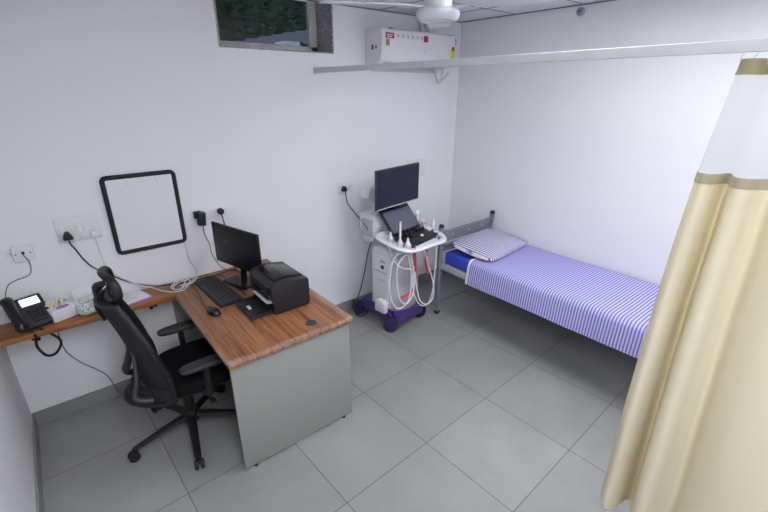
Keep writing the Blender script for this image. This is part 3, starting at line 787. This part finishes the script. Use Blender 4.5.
# back: curved mesh panel inside a frame; z along, y across
def back_pt(v, t, bow=True):
    """v in [-1,1] across, t in [0,1] bottom to top"""
    z = .40+.60*t
    hwid = .228-.012*t-.125*max(0, t-.60)**1.2*2.0
    xc = -.190+.03*math.sin(t*PI*.9)-.130*t
    if bow and t < .34: xc -= .105*((.34-t)/.34)**1.3
    curve = .110*(1-.40*t)*(1+(.85*max(0, .34-t)/.34 if bow else 0))
    return V((xc+curve*v*v, hwid*v, z))
MB().grid(lambda u, t: back_pt(-1+2*u, .10+.90*t, False), 20, 26, .012).build('back_mesh', M['chair_mesh'], ch, 60)
per = [back_pt(-1, t/14) for t in range(1, 15)] + [back_pt(-1+2*k/8, 1) for k in range(1, 9)] + [back_pt(1, 1-t/14) for t in range(1, 14)] + [back_pt(1-2*k/16, 0) for k in range(0, 16)]
b = MB(); b.tube(per, .017, seg=10, smooth=False, closed=True, sq=(1.0, 1.0)); b.build('back_frame', M['black_plastic'], ch)
b = MB()
b.grid(lambda u, v: back_pt(-1+2*u, .0+.15*v)+V((-.006, 0, 0)), 24, 5, .022); b.build('lower_band', M['chair_mesh'], ch, 60)
for s in (-1, 1):
    b = MB()
    b.tube([back_pt(s*.70, .06)+V((-.005, 0, 0)), V((-.262, s*.145, .47)), V((-.240, s*.125, .55)), V((-.226, s*.095, .63)), V((-.222, s*.06, .70))], lambda t: .030-.012*t, seg=10, sq=(1, .6))
    b.build('lumbar_bow', M['charcoal'], ch, 60)
b = MB(); b.tube([(-.06, 0, .385), (-.15, 0, .372), (-.225, 0, .385), (-.275, 0, .44)], .026, seg=10, sq=(1.6, .7)); b.build('back_bracket', M['black_plastic'], ch)
# headrest
b = MB(); b.tube([(-.300, 0, .90), (-.318, 0, .98), (-.300, 0, 1.05), (-.265, 0, 1.09)], .014, seg=10, sq=(1.8, .7)); b.build('headrest_stem', M['black_plastic'], ch)
def head_pt(a, r):
    y = .115*math.copysign(abs(math.cos(a))**.75, math.cos(a))*r; z = 1.075+.072*math.copysign(abs(math.sin(a))**.75, math.sin(a))*r
    return V((-.258+2.6*y*y-.02*(z-1.075), y, z))
b = MB(); b.tube([head_pt(2*PI*k/36, 1) for k in range(36)], .016, seg=10, smooth=False, closed=True, sq=(1, 1.3)); b.build('headrest_frame', M['black_plastic'], ch)
b = MB(); b.grid(lambda u, v: head_pt(2*PI*u, .62+.36*v), 36, 4, .010); b.build('headrest_pad', M['chair_mesh'], ch, 60)
b = MB(); b.tube([V((-.300, 0, .93)), V((-.305, 0, 1.00)), V((-.306, 0, 1.065)), V((-.298, 0, 1.088)), V((-.255, 0, 1.092))], .015, seg=8, sq=(1.6, .8)); b.build('headrest_bracket', M['black_plastic'], ch)

# ------------------------------------------------------------------ bed
BX0, BX1, BY0, BY1 = 3.045, 3.765, -.585, -2.56
bd = thing('hospital_bed', 'grey steel examination bed along the right wall', 'bed', ((BX0+BX1)/2, (BY0+BY1)/2, 0))
ox, oy = (BX0+BX1)/2, (BY0+BY1)/2
L = lambda x, y, z: (x-ox, y-oy, z)
for y, hp in ((BY0, .865), (BY1, .70)):
    for x in (BX0-.012, BX1-.008):
        po = MB().box(L(x, y, hp/2+.012), (.036, .036, hp-.024), .005).build('post', M['bed_grey'], bd)
        MB().lathe([(0, hp+.022), (.016, hp+.022), (.022, hp+.016), (.022, hp-.01), (.0, hp-.01)], c=L(x, y, 0), seg=20).build('cap', M['black_plastic'], po)
        MB().box(L(x, y, .014), (.042, .042, .028), .004).build('foot', M['black_plastic'], po)
for y, zs in ((BY0, ((.775, .095), (.665, .06))), (BY1, ((.60, .08),))):
    for z, hgt in zs:
        b = MB(); b.box(L((BX0+BX1)/2, y, z), (BX1-BX0-.036, .008, hgt), .001)
        b.box(L((BX0+BX1)/2, y-.012, z+hgt/2-.004), (BX1-BX0-.036, .03, .008), .001)
        b.box(L((BX0+BX1)/2, y-.012, z-hgt/2+.004), (BX1-BX0-.036, .03, .008), .001)
        ro = b.build('rail', M['bed_grey'], bd)
        if z == .775:
            b = MB()
            for x in (BX0+.14, (BX0+BX1)/2, BX1-.16): b.cyl(L(x, y-.012, z-.005), L(x, y-.003, z-.005), .009, seg=14)
            b.build('bolt', M['bed_light'], ro)
for x in (BX0-.008, BX1-.012):
    b = MB(); b.box(L(x, oy, .492), (.012, BY0-BY1-.04, .058), .002); b.box(L(x+(.015 if x < ox else -.015), oy, .466), (.035, BY0-BY1-.04, .006)); b.build('side_rail', M['bed_light'], bd)
b = MB()
for k in range(12): b.box(L(ox, BY0-.12-.157*k, .512), (BX1-BX0-.03, .05, .006))
b.build('deck_slats', M['bed_light'], bd)
b = MB(); b.cyl(L(BX0, BY0, .115), L(BX1-.01, BY0, .115), .009); b.build('lower_bar', M['bed_grey'], bd)
b = MB(); b.cyl(L(BX0, BY1, .115), L(BX1-.01, BY1, .115), .009); b.build('lower_bar', M['bed_grey'], bd)
# mattress
mt = thing('mattress', 'blue rexine covered mattress showing at the head of the bed', 'mattress', (3.412, -1.57, .516))
MB().box((0, 0, .0575), (.70, 1.90, .115), .016, 3).build('cover', M['mattress'], mt)
# sheet
shr = thing('bed_sheet', 'lavender and white striped sheet covering the bed mattress', 'bed sheet', (3.40, -1.72, 0))
prof = [(3.772, .612), (3.768, .640), (3.74, .648), (3.6, .650), (3.4, .6505), (3.2, .650), (3.10, .648), (3.062, .640), (3.042, .620), (3.034, .590), (3.030, .54), (3.026, .48), (3.024, .435)]
pc = catmull([(a-3.40, 0, c_) for a, c_ in prof], 5)
def sheetf(u, v):
    f = u*(len(pc)-1); i = min(int(f), len(pc)-2); p = pc[i].lerp(pc[i+1], f-i)
    y = .80-1.64*v
    d = V((p.x, y+.012*noise.noise(V((p.x*2, y, 0))), p.z))
    n1 = noise.noise(V((p.x*3, y*2.2, 1)))
    if p.z > .63: d.z += .004*n1
    else:
        k = (.63-p.z)/.2
        d.x += -.012*k*abs(noise.noise(V((y*4.5, 0, 2))))-.006*k
        d.z += .012*k*noise.noise(V((y*1.5, 7, 0)))
    return d
MB().grid(sheetf, 60, 110, .003).build('cloth', M['sheet'], shr, 60)
MB().grid(lambda u, v: sheetf(u, -.004+.012*v)+V((0, .0005, .0012 if u < .55 else .0006))+V((-.0022 if u > .55 else 0, 0, 0)), 60, 2, .003).build('hem', M['paper'], shr, 60)
# pillow
pl = thing('pillow', 'flat pillow with fine blue and white stripes at bed head', 'pillow', (3.410, -.850, .634), 6)
def pilf(u, v):
    a = u*2*PI; c0 = math.cos(v*PI-PI/2); s0 = math.sin(v*PI-PI/2)
    sg = lambda x, p: math.copysign(abs(x)**p, x)
    k = sg(c0, .75)
    X_, Y_ = sg(math.cos(a), .30), sg(math.sin(a), .30)
    pin = 1-.07*(1-abs(X_*Y_)**2)*c0**4
    x = .345*X_*k*pin; y = .225*Y_*k*pin
    ex, ey = min(1, abs(x)/.345), min(1, abs(y)/.225)
    z = .072*max(0, (1-ex**2.6)*(1-ey**2.6))**.75*(1 if s0 > 0 else -1)
    z += .010*noise.noise(V((x*6, y*7, 2)))*c0*(1-ex*ey)
    if s0 < 0: z *= .5
    return V((x, y, .058+z+.030*max(0, y/.225)-.012*max(0, -y/.225)))
MB().grid(pilf, 72, 28).build('case', M['pillow'], pl, 80)

# ------------------------------------------------------------------ ultrasound machine (front looks towards -y)
URL = ((2.640, -.335, 0), 6)
us = thing('ultrasound_machine', 'white and purple ultrasound machine on castors by bed head', 'ultrasound machine', *URL)
b = MB()
b.prism(rrect(.36, .46, .07), .095, .150, 'z', .012)
b.prism(rrect(.34, .11, .045, cy=-.235), .085, .175, 'z', .016)
b.prism(rrect(.33, .36, .05), .140, .190, 'z', .010)
b.build('base', M['purple'], us)
for sx, sy, an, m_ in ((-1, -1, 30, 'purple_dark'), (1, -1, 70, 'black_plastic'), (-1, 1, 0, 'purple_dark'), (1, 1, 20, 'purple_dark')):
    p = V((sx*.175+(.03 if sx > 0 and sy < 0 else 0), sy*.215, 0)); R = RZ(an)
    fk = MB(); fk.cyl(p+V((0, 0, .10)), p+V((0, 0, .145)), .024)
    fk.box(p+V((0, 0, .118)), (.058, .075, .034), .012); fk.box((0.0, .058, .118), (.03, .055, .012), .004, M=T(*p) @ R)
    fo_ = fk.build('caster', M[m_], us)
    for q in (-1, 1):
        ww = MB(); ww.lathe([(0, -.014), (.040, -.014), (.056, -.010), (.063, -.006), (.063, .006), (.056, .010), (.040, .014), (0, .014)], M=T(*p) @ R @ T(q*.019, .012, .0635) @ RY(90), seg=32)
        ww.build('wheel', M[m_], fo_)
# column
b = MB(); b.prism([(-.175, .185), (.06, .185), (.06, .70), (.035, .745), (-.05, .765), (-.125, .750), (-.165, .715), (-.175, .67)], -.160, .165, 'x', .018); b.build('body', M['white_matt'], us)
b = MB(); b.box((-.163, -.055, .45), (.012, .20, .50), .005); b.build('side_panel', M['white_plastic'], us)
b = MB(); b.lathe([(0, .002), (.020, .002), (.020, 0), (0, 0)], M=T(-.1692, -.085, .575) @ RY(-90), seg=24); b.build('logo', M['purple'], us)
b = MB()
b.box((-.1696, -.085, .622), (.001, .06, .010)); b.box((-.1696, -.085, .636), (.001, .045, .006)); b.box((-.1696, -.06, .525), (.001, .16, .006)); b.box((-.1696, -.075, .45), (.001, .09, .005)); b.box((-.1696, -.145, .40), (.001, .002, .10))
b.build('lettering', mat('grey_print', srgb(150, 146, 160), .5), us)
b = MB(); b.prism([(-.155, .155), (-.03, .155), (-.03, .25), (-.06, .275), (-.125, .275), (-.155, .25)], -.215, -.165, 'x', .012); b.build('pedal_holder', M['white_plastic'], us)
b = MB(); b.box((.0, -.178, .45), (.30, .008, .46), .002); b.build('front_grille', mat('grey_grille', srgb(176, 176, 186), .5), us)
for k in range(2): MB().box((.0+.055*k, -.190, .47), (.03, .018, .16), .005).build('vent', M['dark_print'], us)
b = MB()
b.grid(lambda u, v: V((-.165+.335*u, -.182-.075*math.sin(u*PI)**.5-.008*math.sin(v*9+u*4), .19+.50*v)), 30, 16); b.build('clear_pocket', M['clear_pocket'], us, 60)
UB = T(*URL[0]) @ RZ(URL[1])
def wl(x, y, z): return UB.inverted() @ V((x, y, z))
for pts in (((2.690, -.60, .76), (2.680, -.63, .66), (2.672, -.645, .53), (2.685, -.65, .42), (2.607, -.65, .365), (2.52, -.64, .345)), ((2.866, -.56, .74), (2.868, -.575, .66), (2.871, -.575, .56), (2.889, -.575, .45))):
    MB().tube([wl(*p) for p in pts], .017, seg=8, sq=(1, .25)).build('strap', M['red_strap'], us)['label'] = 'pinkish red strap'
# neck and rear box
b = MB(); b.box((0, -.03, .79), (.16, .16, .10), .02); b.build('neck', M['white_matt'], us)
b = MB(); b.prism([(.02, .78), (.12, .76), (.19, .90), (.175, 1.015), (.02, 1.02), (-.03, .92)], -.185, -.07, 'x', .014); b.build('rear_box', M['white_matt'], us)
b = MB(); b.box((-.188, .08, .90), (.006, .13, .15), .003); b.build('box_flap', M['clear_cup'], us)
# console: a ring handle round a keyboard deck, tilted a little towards the operator
K = T(0, -.297, .848) @ RX(7)
poly = [(-.262, -.150), (.225, -.170), (.290, .080), (.262, .200), (-.262, .235)]
def roundpoly(P, r, n=6):
    out = []
    for i, p in enumerate(P):
        a, c_ = V((*P[i-1], 0)), V((*P[(i+1) % len(P)], 0)); p = V((*p, 0))
        u, w = (a-p).normalized(), (c_-p).normalized(); rr_ = min(r, (a-p).length*.45, (c_-p).length*.45)
        A, B = p+u*rr_, p+w*rr_
        for k in range(n+1):
            t = k/n; out.append(A*(1-t)**2+p*2*t*(1-t)+B*t*t)
    return out
ring = [K @ p for p in roundpoly(poly, .13)]
b = MB(); b.tube(ring, .021, seg=12, smooth=False, closed=True, sq=(1.3, .8)); b.build('ring_handle', M['white_plastic'], us)
b = MB(); b.prism([(p.x*.93, p.y*.93) for p in roundpoly([(-.20, -.10), (.17, -.12), (.235, .08), (.22, .21), (-.24, .22)], .06)], -.030, -.002, 'z', .006, M=K)
b.prism([(-.12, -.165), (.13, -.172), (.13, -.09), (-.15, -.08)], -.018, .014, 'z', .006, M=K)
for x_ in (-.215, .235): b.box((x_, .06, -.006), (.07, .15, .018), .006, M=K)
b.build('console_tray', M['white_matt'], us)
b = MB(); b.prism([(-.155, .135), (.195, .135), (.205, .03), (.150, -.105), (-.12, -.125), (-.215, -.06), (-.19, .05)], .0, .016, 'z', .004, M=K @ T(0, .0, .004)); b.build('keyboard_deck', M['black_plastic'], us)
for i, (x, y) in enumerate(((-.13, .095), (-.08, .10), (-.03, .10), (.02, .10), (.07, .105), (.12, .105), (-.12, .045), (-.07, .05), (-.01, .05), (.09, .06), (.13, .065), (.165, .06), (-.05, .0))):
    MB().lathe([(0, .026), (.009, .026), (.011, .022), (.012, 0), (0, 0)], M=K @ T(x, y, .019), seg=16).build('knob', M['black_gloss'], us)
b = MB(); b.sphere((.06, -.02, .018), .016, M=K); b.build('trackball', M['white_plastic'], us)['label'] = 'white trackball'
b = MB()
for i in range(7):
    for j in range(3): b.box((-.13+.026*i, -.035-.024*j, .021), (.017, .012, .004), .001, 1, M=K)
b.build('keys', M['charcoal'], us)
for x, y in ((.235, -.02), (-.185, -.12)):
    b = MB(); b.lathe([(.034, .017), (.038, .017), (.038, -.01), (.034, -.01), (.034, .017)], M=K @ T(x, y, 0), seg=20); b.lathe([(0, .006), (.035, .006)], M=K @ T(x, y, 0), seg=20); b.build('cup_holder', M['charcoal'], us)
# touch panel
TP = K @ T(.032, .122, .015) @ RZ(3) @ RX(42)
b = MB(); b.box((0, .125, .0), (.365, .25, .022), .006, M=TP); tpo = b.build('touch_panel', M['black_plastic'], us)
b = MB(); b.box((0, .112, .012), (.335, .19, .003), M=TP); ts_ = b.build('touch_screen', M['touch_screen'], tpo)
b = MB(); b.box((0, .228, .013), (.31, .022, .006), .002, M=TP); b.build('glare_bar', M['black_gloss'], tpo)
b = MB(); b.box((0, .115, -.018), (.20, .20, .02), .008, M=TP); b.build('touch_panel_back', M['white_matt'], tpo)
# arm and monitor
b = MB(); b.tube([(0, -.02, .83), (0, .05, .98), (-.06, .10, 1.10), (-.15, .08, 1.20), (-.08, .02, 1.26), (-.03, -.06, 1.265)], .028, seg=12, sq=(1, 1)); b.build('monitor_arm', M['white_matt'], us)
b = MB(); b.box((-.165, .07, 1.19), (.11, .09, .10), .015, rot=RY(25)); b.build('arm_joint', M['white_matt'], us)
MM = T(-.022, -.115, 1.262) @ RZ(4)
b = MB(); b.box((0, 0, 0), (.550, .020, .318), .004, M=MM); so = b.build('monitor_housing', M['charcoal'], us)
b = MB(); b.box((0, -.0105, .004), (.530, .002, .292), M=MM); b.build('monitor_screen', M['screen_blue'], so)
b = MB(); b.box((0, -.0108, -.153), (.545, .003, .006), M=MM); b.build('monitor_chin', M['offwhite'], so)
b = MB(); b.box((0, .03, 0), (.18, .05, .14), .015, M=MM); b.build('monitor_back', M['white_matt'], so)
# holders on the rim of the console
hol = {'probe': (-.235, -.045), 'cup': (-.235, .06), 'front': (-.205, -.10), 'gel': (.245, .190), 'small': (.255, .125), 'clip': (.285, .04)}
for k in ('probe', 'cup', 'front', 'gel', 'small'):
    x, y = hol[k]
    b = MB(); b.lathe([(.024, .030), (.028, .030), (.026, -.05), (.022, -.05), (.024, .030)], M=K @ T(x, y, .01), seg=22); b.build('holder', M['clear_cup'], us)
def onus(x, y, z): return (UB @ K) @ V((x, y, z))
def probe(h, label, pts, tall=.13):
    o = onus(*hol[h], .02)
    t = thing('ultrasound_probe', label, 'ultrasound probe', (o.x, o.y, o.z), 0, 'probes hanging on the ultrasound console')
    MB().lathe([(0, -.055), (.012, -.05), (.018, .0), (.017, .03), (.010, .05), (.008, .07), (.0075, tall), (0, tall)], seg=18).build('handle', M['white_plastic'], t)
    b = MB(); b.tube([(0, 0, -.05)]+[V(p)-o for p in pts], .0062, seg=8, n=8); b.build('cable', M['white_cable'], t)
probe('probe', 'tall white probe standing in the left holder of ultrasound console',
      [(2.385, -.69, .74), (2.345, -.70, .62), (2.350, -.70, .45), (2.41, -.70, .32), (2.50, -.70, .30), (2.565, -.70, .38), (2.585, -.69, .56), (2.56, -.68, .72), (2.54, -.66, .80)], .19)
probe('front', 'short white probe in the front left holder of ultrasound console',
      [(2.405, -.73, .72), (2.400, -.72, .58), (2.435, -.72, .40), (2.51, -.72, .33), (2.580, -.72, .40), (2.60, -.71, .56), (2.575, -.70, .70), (2.57, -.68, .80)], .030)
probe('clip', 'white probe hooked on the right rim of ultrasound console',
      [(2.945, -.62, .70), (2.93, -.63, .50), (2.92, -.63, .33), (2.87, -.63, .19), (2.77, -.63, .19), (2.68, -.63, .33), (2.66, -.63, .50), (2.69, -.63, .66), (2.72, -.63, .80)], .055)
probe('cup', 'white probe in the rear left holder beside the touch panel',
      [(2.44, -.60, .74), (2.47, -.68, .66), (2.60, -.70, .60), (2.645, -.69, .46), (2.69, -.69, .30), (2.77, -.69, .225), (2.85, -.69, .25), (2.86, -.69, .38), (2.79, -.69, .58), (2.74, -.68, .74), (2.73, -.66, .80)], .022)
# bottles in holders
o = onus(*hol['gel'], -.005)
t = thing('gel_bottle', 'white gel bottle with white cap behind the ultrasound keyboard', 'bottle', (o.x, o.y, o.z), 0)
MB().lathe([(0, -.035), (.019, -.035), (.021, -.03), (.021, .095), (.016, .108), (0, .108)], seg=24).build('body', M['clear_cup'], t)
MB().lathe([(0, .140), (.018, .140), (.020, .136), (.020, .104), (0, .104)], seg=24).build('cap', M['white_plastic'], t)
o = onus(*hol['small'], -.005)
t = thing('spray_bottle', 'small red and white bottle on the right side of console', 'bottle', (o.x, o.y, o.z), 0)
MB().lathe([(0, -.035), (.018, -.035), (.019, -.03), (.019, .035), (.011, .047), (0, .047)], seg=24).build('body', M['red_strap'], t)
MB().lathe([(0, .078), (.008, .078), (.010, .072), (.010, .045), (0, .045)], seg=20).build('cap', M['white_plastic'], t)
# power cord of the machine, plugged into the wall
b = MB(); b.prism([(-.022, -.02), (.022, -.02), (.024, -.01), (.010, .024), (-.010, .024), (-.024, -.01)], -.050, -.0135, 'y', .005, M=T(2.385, 0, 1.198))
c = MB(); c.tube([(2.387, -.042, 1.18), (2.39, -.05, 1.14), (2.405, -.05, 1.07), (2.44, -.13, .98), (2.44, -.26, .91), (2.455, -.30, .85), (2.475, -.30, .79), (2.475, -.27, .72), (2.49, -.22, .64), (2.50, -.16, .46), (2.51, -.10, .30), (2.50, -.05, .15), (2.45, -.035, .02), (2.42, -.09, .007), (2.40, -.17, .007), (2.45, -.20, .007), (2.52, -.17, .03), (2.55, -.16, .09)], .0045)
pc_ = cord_part(us, *URL, 'power_cord', c, M['black_plastic'])
cord_part(pc_, *URL, 'plug', b, M['black_plastic'])

# ------------------------------------------------------------------ camera, world, view
cam = bpy.data.cameras.new('camera'); co = bpy.data.objects.new('camera', cam); C.objects.link(co)
pitch, roll, yaw = .3797, .0034, .6861
fwd = V((math.sin(yaw)*math.cos(pitch), math.cos(yaw)*math.cos(pitch), -math.sin(pitch)))
right = V((math.cos(yaw), -math.sin(yaw), 0)); up = right.cross(fwd)
r2 = right*math.cos(roll)+up*math.sin(roll); u2 = up*math.cos(roll)-right*math.sin(roll)
co.matrix_world = Matrix(((r2.x, u2.x, -fwd.x, .3968), (r2.y, u2.y, -fwd.y, -3.0027), (r2.z, u2.z, -fwd.z, 1.9981), (0, 0, 0, 1)))
cam.sensor_width = 36; cam.lens = 418.87/768*36; cam.clip_start = .02
bpy.context.scene.camera = co
w_ = bpy.data.worlds.new('world'); bpy.context.scene.world = w_; w_.use_nodes = True
w_.node_tree.nodes['Background'].inputs[0].default_value = (.75, .85, 1, 1)
w_.node_tree.nodes['Background'].inputs[1].default_value = 4.0
vs = bpy.context.scene.view_settings
vs.view_transform = 'Standard'; vs.look = 'None'; vs.exposure = 0; vs.gamma = 1; vs.use_curve_mapping = False
